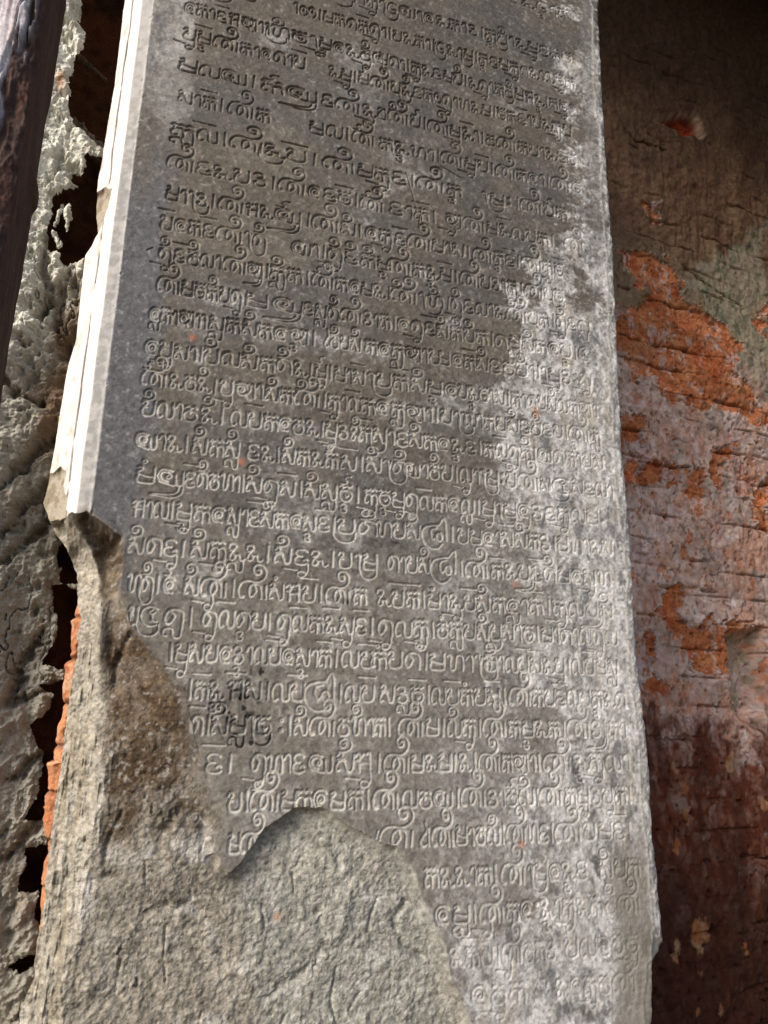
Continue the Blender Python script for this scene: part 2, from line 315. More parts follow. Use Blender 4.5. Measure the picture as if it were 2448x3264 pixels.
G = Grid(-160, 590, -360, 1240, .7)
GX, GZ = G.mesh()
groove = np.zeros((G.nz, G.nx), np.float32)
HB = 17.5
def stamp(P, hw):
    """carve the polyline P (mm) into the groove raster, half width hw"""
    r = hw + .7
    for a, b in zip(P[:-1], P[1:]):
        x0 = int((min(a[0], b[0]) - r - G.x0) / G.h); x1 = int((max(a[0], b[0]) + r - G.x0) / G.h) + 2
        z0 = int((min(a[1], b[1]) - r - G.z0) / G.h); z1 = int((max(a[1], b[1]) + r - G.z0) / G.h) + 2
        if x0 < 0 or z0 < 0 or x1 >= G.nx or z1 >= G.nz: continue
        X = G.x[x0:x1][None, :]; Z = G.z[z0:z1][:, None]
        dx, dz = b - a; L = dx * dx + dz * dz + 1e-9
        t = np.clip(((X - a[0]) * dx + (Z - a[1]) * dz) / L, 0, 1)
        d = np.hypot(X - a[0] - t * dx, Z - a[1] - t * dz)
        np.maximum(groove[z0:z1, x0:x1], np.sqrt(np.clip((hw - d) / (hw * .95), 0, 1)), out=groove[z0:z1, x0:x1])

rg = random.Random(5)
for zb, segs in ROWS:
    for x0, x1, txt in segs:
        toks = txt.split()
        ws = [GL[t[0]][0] for t in toks]
        k = (x1 - x0) / (sum(ws) * HB - .12 * HB)
        x = x0
        for t, w in zip(toks, ws):
            sx = HB * k * rg.uniform(.96, 1.03); sz = HB * rg.uniform(.95, 1.06)
            oz = zb + rg.uniform(-.6, .6); sh = rg.uniform(-.04, .04)
            hw = rg.uniform(1.5, 1.95)
            gw = w if t[0] in 'T' else min(w, 1.0)
            for kk, st in [(0, q) for q in GL[t[0]][1]] + [(1, q) for m in t[1:] for q in MOD.get(m, [])]:
                p = spline(st, .09)
                off = 0
                q = np.stack([x + (p[:, 0] + p[:, 1] * sh) * sx, oz + p[:, 1] * sz], -1)
                stamp(q, hw * (.8 if kk else 1))
            x += w * HB * k
# a few scratches
for s in ((250, 690, 268, 630), (272, 640, 268, 608), (-66, 505, -60, 509), (330, 700, 300, 712)):
    stamp(np.array([[s[0], s[1]], [s[2], s[3]]], float), 1.0)
letters = blur(groove, int(9 / G.h))

# outline of the pillar (mm): worn left silhouette, right arris
SIL = [(-135, 1240), (-133, 906), (-131, 755), (-135, 602), (-133, 569), (-126, 538), (-132, 522), (-139, 512), (-135, 401), (-141, 369), (-144, 250), (-149, 207), (-144, 197),
       (-133, 174), (-128, 166), (-122, 160), (-110, 141), (-103, 128), (-100, 115), (-98, 93), (-92, 79), (-92, 70), (-94, -1), (-95, -68), (-95, -135), (-94, -208), (-95, -255), (-103, -284), (-102, -301), (-100, -360)]
RIGHT = [(570, 1240), (572, 1094), (570, 1062), (568, 981), (567, 921), (566, 841), (567, 732), (568, 636), (565, 534), (562, 392), (561, 324), (563, 282), (564, 201), (563, 98), (563, 52), (567, 1), (570, -65),
         (569, -144), (572, -226), (574, -264), (572, -272), (563, -280), (559, -304), (552, -339), (551, -360)]
# edge of the broken area on the carved face, with depth and sharpness of the break behind it
BRK = [(-112, 186, 30, 9), (-107, 185, 34, 10), (-95, 187, 36, 10), (-76, 175, 38, 10), (-58, 163, 38, 10), (-54, 138, 30, 10), (-53, 117, 24, 12), (-52, 100, 22, 14), (-44, 81, 20, 12), (-39, 68, 20, 10), (-24, 52, 20, 10), (-10, 37, 18, 12),
       (6, 13, 11, 22), (18, 10, 7, 34), (27, -20, 6, 40), (39, -58, 5, 44), (56, -97, 5, 44), (64, -109, 5, 40), (62, -143, 5, 30), (70, -160, 6, 10), (76, -167, 8, 4), (90, -158, 10, 3), (99, -140, 12, 3), (109, -127, 12, 3), (124, -118, 12, 3), (136, -110, 11, 3),
       (154, -107, 10, 3), (169, -109, 9, 4), (184, -117, 8, 5), (200, -127, 8, 5), (220, -138, 7, 6), (237, -145, 7, 6), (252, -147, 7, 6), (266, -167, 10, 8), (271, -176, 9, 8), (276, -191, 8, 8), (293, -224, 8, 9),
       (306, -253, 8, 9), (312, -278, 8, 9), (328, -308, 9, 10), (332, -320, 9, 10), (345, -372, 9, 10)]
RIDGE = [(-112, 195), (-101, 169), (-84, 136), (-76, 102), (-67, 37), (-59, -48), (-50, -87), (-55, -133), (-58, -189), (-63, -251), (-64, -297), (-66, -372)]
bp = [(a, b) for a, b, _, _ in BRK]; bv = [(c, d) for _, _, c, d in BRK]
BPOLY = bp + [(-400, -372), (-400, 178), (-150, 178)]

def macro(X, Z):
    d, v = polydist(bp, X, Z, False, bv)
    ins = inside(BPOLY, X, Z)
    return np.where(ins, d, -d), v[..., 0], v[..., 1]
sd, amp, sharp = G.coarse(macro, 4)
wob = G.fbm(14, 14, 3, 4) * 2.4
sdw = sd + wob
amp = blur(amp.astype(np.float32), 16); sharp = blur(sharp.astype(np.float32), 10)
broken = sdw > 0
dd = np.maximum(sdw, 0)
xr = np.interp(GZ, [p[1] for p in RIDGE][::-1], [p[0] for p in RIDGE][::-1])
low = sm(205, 185, GZ)                           # 1 below the sound part of the moulding

# sound profile: face, narrow arris strip, two steep fillets
t = -92 - GX + G.fbm(60, 4, 8, 3) * .8
prof = np.where(t < 0, 0, np.where(t < 15, t * .62, np.where(t < 27.5, 9.3 + (t - 15) * 1.35, 26.2 + (t - 27.5) * 1.05)))
seam = np.exp(-((t - 28.5 + G.fbm(40, 40, 9, 2) * 1.8) / .85) ** 2) * sm(-.35, .1, G.fbm(40, 8, 10, 4, .65))
depth = prof + seam * 2.6
chips = sm(.35, .75, G.fbm(9, 6, 12, 3)) * np.exp(-(t / 2.6) ** 2)
depth += chips * 2.2
# face relief: slight waviness, pitting, carved letters
wear = sm(.0, .75, G.fbm(60, 80, 14, 3) + sm(-60, -330, GZ) * .8 + sm(430, 520, GX) * .25)
depth += (G.fbm(160, 120, 15, 3) * 1.2 + G.fbm(5, 4, 16, 3) * .28) * sm(10, -4, t)
# right arris: rounded and nibbled
xe = np.interp(GZ, [p[1] for p in RIGHT][::-1], [p[0] for p in RIGHT][::-1])
e = xe - GX
depth += 10 * np.exp(-np.maximum(e, 0) / 3.0) * (1 + .5 * G.fbm(16, 16, 17, 3)) + sm(12, 5, e) * G.fbm(7, 4, 18, 3) * 1.6
band = np.exp(-((e - 16 + G.fbm(50, 50, 19, 3) * 7) / 2.2) ** 2)
depth -= band * .5
# lime crust (deposit) that creeps in from the right and clings round the letters
edge = np.interp(GZ, [-360, -300, -220, -150, -60, 60, 160, 260, 330, 400, 460, 520, 560, 640, 900, 1240], [300, 335, 372, 405, 415, 425, 430, 395, 380, 385, 415, 440, 470, 500, 512, 518])
lobes = G.fbm(60, 80, 20, 5, .62) * 120 + G.fbm(8, 9, 21, 4, .7) * 70 + (letters - .26) * 90
crust = sm(-30, 26, GX - edge + lobes)
crust2 = sm(.06, .46, G.fbm(60, 70, 22, 5, .68) + (letters - .2) * .8 - .12 + sm(620, 60, GZ) * .24 * sm(60, 260, GX) + sm(620, 100, GZ) * .06) * sm(-50, 10, GX)   # scattered thin bloom
bloom_top = sm(.0, .4, G.fbm(50, 60, 23, 4)) * np.exp(-(((GX - 190) / 60) ** 2 + ((GZ - 790) / 75) ** 2))
gdepth = (2.45 - .5 * sm(420, 150, GZ)) * (1 - (.08 + .36 * wear) * sm(-150, -260, GZ) * sm(520, 470, GX + .15 * GZ)) * (1 - .25 * crust) * (1 - .25 * sm(440, 520, GX))
depth -= crust * (.35 + .35 * G.fbm(4, 4, 24, 2))
# broken stone
scal = sm(66, 86, GX + (GZ + 150) * .25) * sm(-95, -125, GZ)
rough = (1 - .45 * scal) * G.fbm(60, 50, 25, 5, .55) * 5.0 + G.ridged(10, 10, 26, 3) * 1.0 + G.fbm(4, 4, 27, 3, .7) * 1.7 - np.maximum(G.fbm(26, 22, 127, 4) - .12, 0) * 9
grainy = G.fbm(40, 6, 28, 5, .6) * 2.6 + np.minimum(G.fbm(22, 2.6, 29, 4) + .2, 0) * 5.5
flank = np.maximum(xr - GX, 0)
scoop = 16 * np.exp(-(((GX + 72) / 20) ** 2 + ((GZ - 140) / 42) ** 2))
bd = amp * (1 - np.exp(-dd / np.maximum(sharp, 1))) + scoop * sm(0, 12, dd)
bd += rough * .6 * sm(0, 20, dd) * (.45 + .55 * sm(60, -20, GZ)) + G.fbm(8, 6, 30, 3) * .7 * sm(0, 8, dd)
bd -= 7 * np.exp(-((GX - xr) / 9) ** 2) * sm(200, 150, GZ) * sm(0, 60, GZ) * sm(0, 25, dd)
onflank = sm(-6, 10, xr - GX) * sm(210, 185, GZ)
xr = xr + G.fbm(50, 30, 168, 4) * 9 + G.fbm(9, 8, 169, 3) * 3
flank = np.maximum(xr - GX, 0)
bd += flank * (.62 + .5 * sm(60, 140, GZ)) + grainy * np.maximum(onflank, .5 * sm(-26, 0, xr - GX) * sm(160, 60, GZ))
# splits and small ledges in the break
LEDGES = [([(62, -160), (54, -150), (46, -118), (26, -106), (22, -112), (10, -128)], 3.2, 5), ([(60, -205), (38, -196), (20, -196), (0, -200)], 2.4, 5), ([(170, -210), (176, -240), (165, -262), (140, -270), (120, -282)], 2.0, 5),
          ([(20, -215), (21, -240), (25, -262)], 2.0, 1.0), ([(-4, -155), (-2, -176)], 1.6, 1.0), ([(-18, -240), (-20, -265)], 2.4, 1.4), ([(60, -290), (58, -312)], 1.6, 1.0), ([(128, -330), (140, -300)], 2.0, 1.6), ([(190, -262), (186, -292), (196, -320)], 1.8, 1.5),
          ([(262, -205), (250, -222), (262, -248), (280, -256)], 2.4, 3), ([(150, -158), (142, -170), (144, -190)], 1.6, 1.4), ([(205, -300), (215, -285)], 1.6, 1.5), ([(232, -200), (226, -214), (222, -230)], 1.6, 1.6),
          ([(-40, 62), (-52, 30), (-50, 6)], 4, 3), ([(-30, -110), (-42, -140), (-40, -166)], 2.6, 2), ([(40, -180), (44, -196)], 1.6, 1.3), ([(112, -200), (116, -222), (106, -240)], 1.6, 1.4)]
def ledge_field(X, Z):
    s = np.zeros(X.shape)
    for pts, a, w in LEDGES:
        q = polydist(pts, X, Z); s = np.maximum(s, a * np.exp(-(q / w) ** 2))
    return s
LX = G.coarse(lambda X, Z: ledge_field(X, Z), 2)
LX *= .6 + .8 * (G.fbm(10, 10, 31, 2) > -.25)
bd += LX * sm(0, 4, dd)
CHIP = [(-142, 594), (-125, 603), (-115, 590), (-117, 566), (-122, 547), (-130, 528), (-145, 520)]
cs = G.coarse(lambda X, Z: sdf(CHIP, X, Z), 3) + G.fbm(10, 10, 32, 3) * 2.5
TIP = [(-160, 240), (-140, 238), (-133, 246), (-127, 238), (-124, 212), (-120, 208), (-117, 182), (-120, 120), (-160, 120)]
ts = G.coarse(lambda X, Z: sdf(TIP, X, Z), 3) + G.fbm(8, 8, 33, 3) * 2.0
FOOT = [(556, -248), (574, -262), (600, -270), (600, -372), (543, -372), (550, -300), (553, -268)]
fs = G.coarse(lambda X, Z: sdf(FOOT, X, Z), 3) + G.fbm(14, 10, 34, 3) * 2.0
chip = cs > 0; tip = (ts > 0) & ~broken; foot = fs > 0
raw = np.maximum(prof, 0) + 9 * (1 - np.exp(-np.maximum(cs, 0) / 3)) + G.fbm(8, 6, 35, 3) * 1.6
depth = np.where(chip, raw, depth)
depth = np.where(tip, prof + 6 * (1 - np.exp(-np.maximum(ts, 0) / 2.5)) + grainy * .6, depth)
depth += np.where(foot, 9 * (1 - np.exp(-np.maximum(fs, 0) / 4)), 0)
depth = depth + groove * gdepth * (.85 + .5 * G.fbm(26, 26, 170, 3) + .35 * G.fbm(5, 5, 171, 2))
full = np.where(broken, np.maximum(prof * sm(195, 150, GZ) * .0 + bd, 0), depth)

# ---- colours that belong to the stone itself
C = np.empty(GX.shape + (3,), np.float32); C[:] = (.110, .093, .074)
C = mix(C, (.090, .086, .083), sm(-.2, .4, G.fbm(90, 120, 40, 4)) * .7)
C = mix(C, (.150, .128, .100), sm(.05, .5, G.fbm(45, 60, 41, 4)) * .5)
C = mix(C, (.185, .165, .142), sm(260, -60, GZ) * .8)
C = mix(C, (.215, .203, .187), sm(120, 430, GX + G.fbm(80, 80, 174, 4) * 90) * sm(520, 60, GZ) * .5)
mgn = sm(-38, -58, GX + G.fbm(60, 30, 42, 4) * 26)
C = mix(C, (.098, .099, .106), mgn * sm(720, 560, GZ + G.fbm(60, 30, 43, 3) * 90))
C = mix(C, (.30, .29, .27), sm(-22, -52, GX + G.fbm(40, 22, 44, 4) * 34) * sm(630, 760, GZ + G.fbm(60, 40, 45, 3) * 60) * (.55 + .45 * sm(-.3, .3, G.fbm(30, 14, 46, 3))))
C = mix(C, (.125, .122, .122), sm(.0, .35, G.fbm(55, 18, 47, 4) - .1) * sm(-62, -84, GX) * sm(540, 700, GZ) * .8)
C = mix(C, (.21, .205, .20), bloom_top * .55)
C = mix(C, (.34, .328, .31), crust2 * (.12 + .66 * sm(-.25, .35, G.fbm(5, 5, 48, 3))))
C = mix(C, (.56, .55, .535), crust * (.40 + .55 * sm(-.3, .3, G.fbm(10, 8, 49, 4, .65))))
C = mix(C, (.13, .128, .13), crust * sm(.06, .4, G.fbm(34, 20, 50, 5, .65)) * .85)
C = mix(C, (.33, .28, .215), sm(.25, .6, G.fbm(40, 12, 51, 3)) * crust * .5)
C = mix(C, (.42, .40, .37), band * .8)
C = mix(C, (.17, .165, .155), sm(10, 24, e) * sm(46, 30, e) * sm(560, 700, GZ) * .6)
# mottled lichen dots everywhere
fine = G.fbm(2.6, 2.6, 52, 2); fine2 = G.fbm(5.5, 5.5, 152, 3, .7)
C = C * (1 + .34 * fine + .42 * fine2)[..., None]
C = mix(C, (.36, .35, .33), sm(.30, .6, fine2) * .4)
C = mix(C, (.045, .041, .038), sm(.30, .6, G.fbm(4.5, 4.5, 53, 3)) * .45)
# silt in the letters: brown at the top, lime below
gm_ = np.clip(groove * 1.3, 0, 1)
C = mix(C, (.085, .060, .040), gm_ * sm(260, 620, GZ) * sm(430, 300, GX) * .55)
lime = gm_ * (.25 + .75 * sm(480, 200, GZ + G.fbm(60, 90, 155, 3) * 120)) * (.55 + .45 * sm(-.3, .2, G.fbm(20, 24, 54, 3))) * sm(760, 560, GZ - np.maximum(GX - 250, 0) * .6)
C = mix(C, (.50, .475, .43), lime * .8 * (1 - .35 * sm(-150, -250, GZ)) * (1 - .3 * crust))
halo = np.clip(letters * 2.0, 0, 1) * sm(700, 200, GZ) * sm(-.1, .35, G.fbm(26, 30, 55, 4))
C = mix(C, (.33, .315, .29), halo * .5 * (.5 + .5 * sm(-.3, .3, G.fbm(3, 3, 56, 2))))
def spot(x, z, rx, rz): return np.exp(-(((GX - x) / rx) ** 2 + ((GZ - z) / rz) ** 2))
soot = spot(72, -8, 26, 20) + spot(88, -42, 24, 12) + spot(98, 26, 16, 10) + spot(185, 106, 10, 5) * .8 + spot(235, 178, 26, 6) * .7
C = mix(C, (.03, .028, .026), np.clip(soot * 1.2, 0, 1) * sm(.05, .5, letters * 1.2 + G.fbm(8, 8, 172, 3) * .5) * .6)
C = mix(C, (.012, .011, .010), np.clip(soot * 1.5, 0, 1) * gm_ * sm(-.35, .1, G.fbm(9, 9, 173, 3)))
C = mix(C, (.012, .011, .010), np.clip(soot * 1.2, 0, 1) * sm(.2, .36, G.fbm(5, 5, 57, 3)))
damp = spot(482, -95, 9, 55) + spot(488, -185, 8, 45) + spot(545, -262, 16, 38) + spot(470, -318, 16, 14) + spot(470, -70, 14, 14)
C = mix(C, (.035, .034, .034), np.clip(damp, 0, 1) * sm(-.15, .4, G.fbm(12, 7, 58, 3)) * .85)
C = mix(C, (.17, .155, .125), sm(500, 515, GX + G.fbm(30, 12, 59, 3) * 9) * sm(-110, -190, GZ) * sm(562, 548, GX) * .8)
for x, z in ((430, 372), (432, 365), (396, 140), (395, -151), (-6, 402), (60, 258)):
    C = mix(C, (.42, .16, .08), spot(x, z, 4, 4) * .7)
# moulding
C = mix(C, (.33, .32, .31), sm(-1.5, 1.5, t) * (.55 + .45 * sm(-.4, .4, G.fbm(7, 7, 60, 3))))
C = mix(C, (.50, .48, .455), sm(-1.5, 1.5, t) * sm(4, -1, t) * (.3 + .7 * sm(-.2, .3, G.fbm(6, 6, 61, 2))))
C = mix(C, (.70, .68, .66), sm(13.5, 16.5, t))
C = mix(C, (.62, .57, .52), sm(27, 30, t) * .8)
C = mix(C, (.30, .26, .21), sm(29, 32, t) * sm(.32, .6, G.fbm(22, 7, 62, 3)) * .6)
C = mix(C, (.09, .075, .065), np.clip(seam * 1.2, 0, 1) * .85)
C = mix(C, (.34, .28, .22), sm(14, 18, t) * sm(.16, .5, G.fbm(22, 5, 163, 5, .65)) * .6)
# fresh and old breaks
B = np.empty_like(C); B[:] = (.235, .212, .174)
B = mix(B, (.265, .26, .228), scal * .9)
B = mix(B, (.31, .285, .24), sm(.0, .5, G.fbm(50, 40, 63, 4)) * .6)
B = mix(B, (.40, .38, .35), sm(.18, .55, G.fbm(26, 26, 64, 4) + spot(-10, -170, 40, 45) * .4 + spot(235, -275, 30, 25) * .35 + spot(150, -255, 25, 18) * .3) * .65)
B = mix(B, (.14, .125, .095), sm(.25, .6, G.fbm(24, 10, 65, 4)) * .45)
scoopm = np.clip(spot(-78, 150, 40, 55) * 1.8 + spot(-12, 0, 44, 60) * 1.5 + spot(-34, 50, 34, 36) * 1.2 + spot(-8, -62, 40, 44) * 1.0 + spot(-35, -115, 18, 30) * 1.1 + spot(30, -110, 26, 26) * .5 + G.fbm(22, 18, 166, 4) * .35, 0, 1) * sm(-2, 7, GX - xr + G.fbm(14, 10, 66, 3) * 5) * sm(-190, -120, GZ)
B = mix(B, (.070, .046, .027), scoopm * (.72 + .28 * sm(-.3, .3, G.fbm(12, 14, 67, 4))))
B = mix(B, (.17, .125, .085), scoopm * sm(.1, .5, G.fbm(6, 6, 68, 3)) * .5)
B = mix(B, (.30, .275, .225), onflank * .7)
B = mix(B, (.20, .17, .12), onflank * sm(.05, .4, G.fbm(60, 4, 69, 4)) * .7)
sootb = spot(-6, -112, 26, 18) + spot(-16, -232, 12, 22) + spot(-4, -262, 8, 10)
B = mix(B, (.02, .019, .018), np.clip(sootb * 1.2, 0, 1) * sm(.2, .42, G.fbm(7, 4.5, 70, 3)))
B = mix(B, (.45, .20, .10), spot(128, -212, 4, 4) * .6)
B = B * (1 + .45 * fine + .5 * fine2)[..., None]
B = mix(B, (.46, .44, .41), sm(.3, .58, G.fbm(5, 5, 71, 3)) * .4)
soft = np.clip(sharp * .5, 1, 16)
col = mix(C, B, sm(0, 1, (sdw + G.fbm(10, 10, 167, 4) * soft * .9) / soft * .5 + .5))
col = np.where((chip | tip)[..., None], mix(np.full_like(B, .0) + np.array((.33, .29, .23), np.float32), (.22, .18, .13), sm(-.1, .4, G.fbm(8, 6, 72, 3))), col)
col = np.where(foot[..., None], mix(np.full_like(B, .0) + np.array((.34, .335, .315), np.float32), (.25, .24, .22), sm(-.1, .4, G.fbm(10, 6, 73, 3))), col)

# ---- the mesh: rows follow the silhouettes so the arrises stay crisp, then turn back into the wall
NZ, NX, NS = 2150, 1000, 14
zz = np.linspace(-358, 1238, NZ)
jl = np.interp(np.linspace(0, NZ, NZ), np.arange(0, NZ + 8, 8), np.random.default_rng(3).normal(0, 1, NZ // 8 + 2)[:len(np.arange(0, NZ + 8, 8))])
xl = np.interp(zz, [p[1] for p in SIL][::-1], [p[0] for p in SIL][::-1]) + fbm(NZ, 8, 26, 50, 80, 4)[:, 0] * (1.0 + 2.6 * sm(240, 190, zz))
xrr = np.interp(zz, [p[1] for p in RIGHT][::-1], [p[0] for p in RIGHT][::-1]) + fbm(NZ, 8, 22, 50, 81, 4)[:, 0] * 1.6
s = np.linspace(0, 1, NX)
X = xl[:, None] + (xrr - xl)[:, None] * s; Zm = np.repeat(zz[:, None], NX, 1)
Y = G.sample(full.astype(np.float32), X, Zm); K = G.sample(col, X, Zm)
BR = G.sample((broken | tip | chip).astype(np.float32), X, Zm) > .5
MO = (X < -92.5) & ~BR
FO = G.sample(foot.astype(np.float32), X, Zm) > .5
# returns to the back
sid = (np.arange(1, NS + 1) / NS) ** 1.4
nl = fbm(NZ, NS, 40, 5, 82, 4) * 7 * sid; nr = fbm(NZ, NS, 40, 5, 83, 4) * 5 * sid
Yl = Y[:, :1] + (290 - Y[:, :1]) * sid; Xl = xl[:, None] + nl + 10 * sid
Yr = Y[:, -1:] + (290 - Y[:, -1:]) * sid; Xr_ = xrr[:, None] + nr - 6 * sid
Xa = np.hstack([Xl[:, ::-1], X, Xr_]); Ya = np.hstack([Yl[:, ::-1], Y, Yr]); Za = np.repeat(zz[:, None], NX + 2 * NS, 1)
sc = np.array((.24, .21, .17), np.float32) * np.ones((NZ, NS, 1), np.float32) * (1 + .3 * fbm(NZ, NS, 30, 4, 84, 4))[..., None]
Ka = np.concatenate([sc, K, sc * .8], 1)
pad = lambda m, a, b: np.hstack([np.full((NZ, NS), a), m, np.full((NZ, NS), b)])
brm = pad(BR, False, False); mom = pad(MO, False, False); fom = pad(FO & ~BR, False, False)
fam = pad(~BR & ~MO & ~FO, False, False)
bom = pad(np.zeros_like(BR), True, True)
pillar = empty("stone_pillar", (0, 0, 0))
tag(pillar, "tall grey inscribed sandstone door pillar, rows of carved old script, broken at its lower left", "pillar", "thing")
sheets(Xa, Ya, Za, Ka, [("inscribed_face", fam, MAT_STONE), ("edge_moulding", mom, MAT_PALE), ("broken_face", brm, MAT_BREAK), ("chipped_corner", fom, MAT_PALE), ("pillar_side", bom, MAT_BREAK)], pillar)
bmb = box_bm(-.10, .56, .0, .29, FLOOR, -.358, 6, 3, .003)
plain("pillar_foot", bmb, (.26, .24, .2), MAT_BREAK, pillar)

# ------------------------------------------------------------------ brick wall of the recess on the right
W = Grid(590, 1440, -640, 1930, 1.8)
WX, WZ = W.mesh()
def wsd(poly, k=4): return W.coarse(lambda X, Z: sdf(poly, X, Z), k)
ORANGE = [[(833, 922), (921, 939), (986, 929), (998, 901), (992, 877), (1014, 852), (1054, 843), (1085, 832), (1129, 812), (1157, 773), (1124, 706), (1170, 663), (1216, 613), (1202, 590), (1076, 607), (1009, 601), (942, 605), (883, 641), (844, 640), (830, 670), (800, 684), (808, 780), (849, 794), (876, 816), (904, 845), (880, 868), (857, 891)], [(798, 551), (861, 556), (850, 521), (843, 494), (797, 482)], [(821, 451), (933, 463), (937, 438), (903, 420), (810, 411)], [(963, 455), (1006, 461), (1000, 406), (986, 368), (962, 368)], [(867, 209), (922, 219), (925, 180), (939, 162), (977, 155), (1035, 170), (1103, 172), (1118, 164), (1034, 149), (1025, 83), (996, 55), (956, 71), (934, 105), (899, 138), (871, 165)], [(817, 53), (871, 46), (873, 24), (814, 22)], [(1041, 519), (1096, 535), (1061, 474), (1038, 431), (1035, 457)], [(1215, 881), (1265, 918), (1250, 818), (1222, 819)], [(1142, 445), (1195, 466), (1177, 355), (1134, 356)], [(907, 1068), (935, 1090), (963, 1055), (947, 1026), (928, 1019)], [(834, 123), (854, 135), (860, 90), (844, 79)]]
GREENISH = [(987, 890), (1302, 1149), (1265, 918), (1210, 872), (1250, 818), (1224, 652), (1174, 694), (1155, 757), (1123, 803), (1070, 828), (1048, 876)]
HOLLOW = [(955, 1298), (1021, 1350), (1086, 1377), (1113, 1352), (1107, 1302), (1024, 1286)]
OPENING = [(1033, 146), (1147, 164), (1115, -41), (1074, -49), (1038, -12), (1027, 56)]
LOWLINE = [(810, -25), (858, -41), (919, -25), (964, -35), (1020, -30), (1066, -46), (1115, -41)]
BLOBS = [(898, -369, 29), (893, -182, 13), (1014, -96, 18), (845, -379, 10), (837, -395, 10), (878, -477, 11), (874, -100, 11), (892, -139, 20), (861, -227, 14), (946, -470, 9), (995, -404, 8), (1088, -169, 14), (993, -394, 9), (895, -426, 7), (930, -484, 10)]
CRACKS = [[(844, 463), (939, 461), (971, 469)], [(873, 219), (947, 222), (1020, 219)], [(824, 838), (853, 840)], [(816, 164), (867, 163)], [(958, 278), (1004, 280)], [(814, 275), (852, 277)], [(1144, 454), (1192, 463)], [(868, 1237), (902, 1221), (985, 1228)], [(1012, -255), (1080, -262)], [(836, -54), (923, -57)], [(1010, 943), (1071, 914), (1192, 883)]]
org = np.full(WX.shape, -1e3)
which = np.zeros(WX.shape, int)
for i, p in enumerate(ORANGE):
    q = wsd(p); which[q > org] = i; org = np.maximum(org, q)
org = org + W.fbm(34, 30, 101, 6, .68) * 34 + W.fbm(7, 7, 102, 3, .7) * 7
blob = np.full(WX.shape, -1e3)
for x, z, r in BLOBS: blob = np.maximum(blob, r - np.hypot((WX - x) * 1.35, WZ - z))
blob = blob + W.fbm(22, 16, 103, 5, .65) * 17 - 2
hollow = wsd(HOLLOW) + W.fbm(18, 18, 104, 3) * 8
opening = wsd(OPENING) + W.fbm(20, 12, 105, 3) * 9
green = wsd(GREENISH) + W.fbm(40, 30, 106, 4) * 34
brickm = sm(-3.5, 3.5, org); blobm = sm(-3, 5, blob) * .85; holm = sm(-4, 14, hollow); opm = sm(-6, 30, opening)
fleck = sm(.25, .36, W.fbm(26, 16, 107, 5, .62)) * sm(820, 520, WZ) * sm(-60, 60, WZ)           # bare brick showing through thin plaster
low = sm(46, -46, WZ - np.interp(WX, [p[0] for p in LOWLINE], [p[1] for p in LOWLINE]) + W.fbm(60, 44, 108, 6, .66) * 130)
# coursing
CH = 52.0
zc = WZ + W.fbm(160, 200, 109, 2) * 9
row = np.floor(zc / CH); fz = zc / CH - row
off = (np.sin(row * 12.9898) * 43758.5453) % 1
bl = 150.0
fxx = WX / bl + off; colb = np.floor(fxx); fxb = fxx - colb
jz = np.minimum(fz, 1 - fz) * CH; jx = np.minimum(fxb, 1 - fxb) * bl
jw = 2.2 + 1.6 * W.fbm(30, 30, 110, 3)
joint = np.maximum(np.exp(-(jz / np.maximum(jw, .8)) ** 2), .8 * np.exp(-(jx / np.maximum(jw, .8)) ** 2))
jkeep = sm(-.05, .35, W.fbm(60, 70, 111, 3))
per = ((np.sin(row * 78.233 + colb * 37.719) * 43758.5453) % 1).astype(np.float32)
wy = W.fbm(260, 260, 112, 3) * 18 + W.fbm(40, 36, 113, 4, .55) * 9 + W.fbm(9, 9, 114, 3) * 2.2
bare = np.clip(brickm + holm + opm * .0 + fleck * .6, 0, 1)
wy += bare * 4.0 + (per - .5) * 7 * (.35 + .65 * bare) + (1 - opm) * (1 - holm) * joint * (9 * bare * (.3 + .7 * jkeep) + 7 * (1 - bare) * jkeep)
wy += bare * (W.fbm(14, 12, 115, 4) * 3.5 + np.maximum(W.fbm(8, 8, 116, 2) - .35, 0) * 9)
lip = np.exp(-((org + 3) / 3.0) ** 2)
wy -= lip * 1.6
wy += holm * (34 + W.fbm(20, 20, 117, 3) * 10) + opm * 42
pits = np.maximum(W.fbm(13, 10, 118, 3) - .42, 0)
wy += pits * 45 * sm(900, 500, WZ)
ck = W.coarse(lambda X, Z: np.min([polydist(c, X, Z) for c in CRACKS], 0), 3)
wy += 16 * np.exp(-((ck + W.fbm(8, 8, 119, 2) * 2.5) / 2.6) ** 2)
streaks = W.fbm(110, 11, 120, 4)
wy += streaks * 2.5 * sm(420, 800, WZ)
WC = np.empty(WX.shape + (3,), np.float32); WC[:] = (.47, .36, .325)
WC = mix(WC, (.58, .51, .50), sm(.0, .5, W.fbm(22, 18, 121, 4)) * .7)
WC = mix(WC, (.32, .255, .23), sm(.0, .5, W.fbm(60, 60, 122, 4)) * .7)
WC = mix(WC, (.47, .32, .34), sm(.2, .6, W.fbm(90, 60, 123, 3)) * .6)
WC = mix(WC, (.40, .19, .085), sm(.2, .45, W.fbm(16, 12, 124, 4)) * .45)
WC = WC * (.80 + .40 * per)[..., None]
WC = mix(WC, (.16, .11, .085), joint * jkeep * .75)
WC = mix(WC, (.42, .18, .10), sm(-.12, .45, W.fbm(48, 40, 145, 6, .7)) * .55)
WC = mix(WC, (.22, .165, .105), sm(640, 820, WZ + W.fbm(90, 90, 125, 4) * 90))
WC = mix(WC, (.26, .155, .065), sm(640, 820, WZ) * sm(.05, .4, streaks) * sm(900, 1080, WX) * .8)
WC = mix(WC, (.125, .070, .045), sm(760, 1080, WZ + W.fbm(120, 90, 126, 4) * 140) * .92)  # upper wall darkened in colour for the shade under the added slab
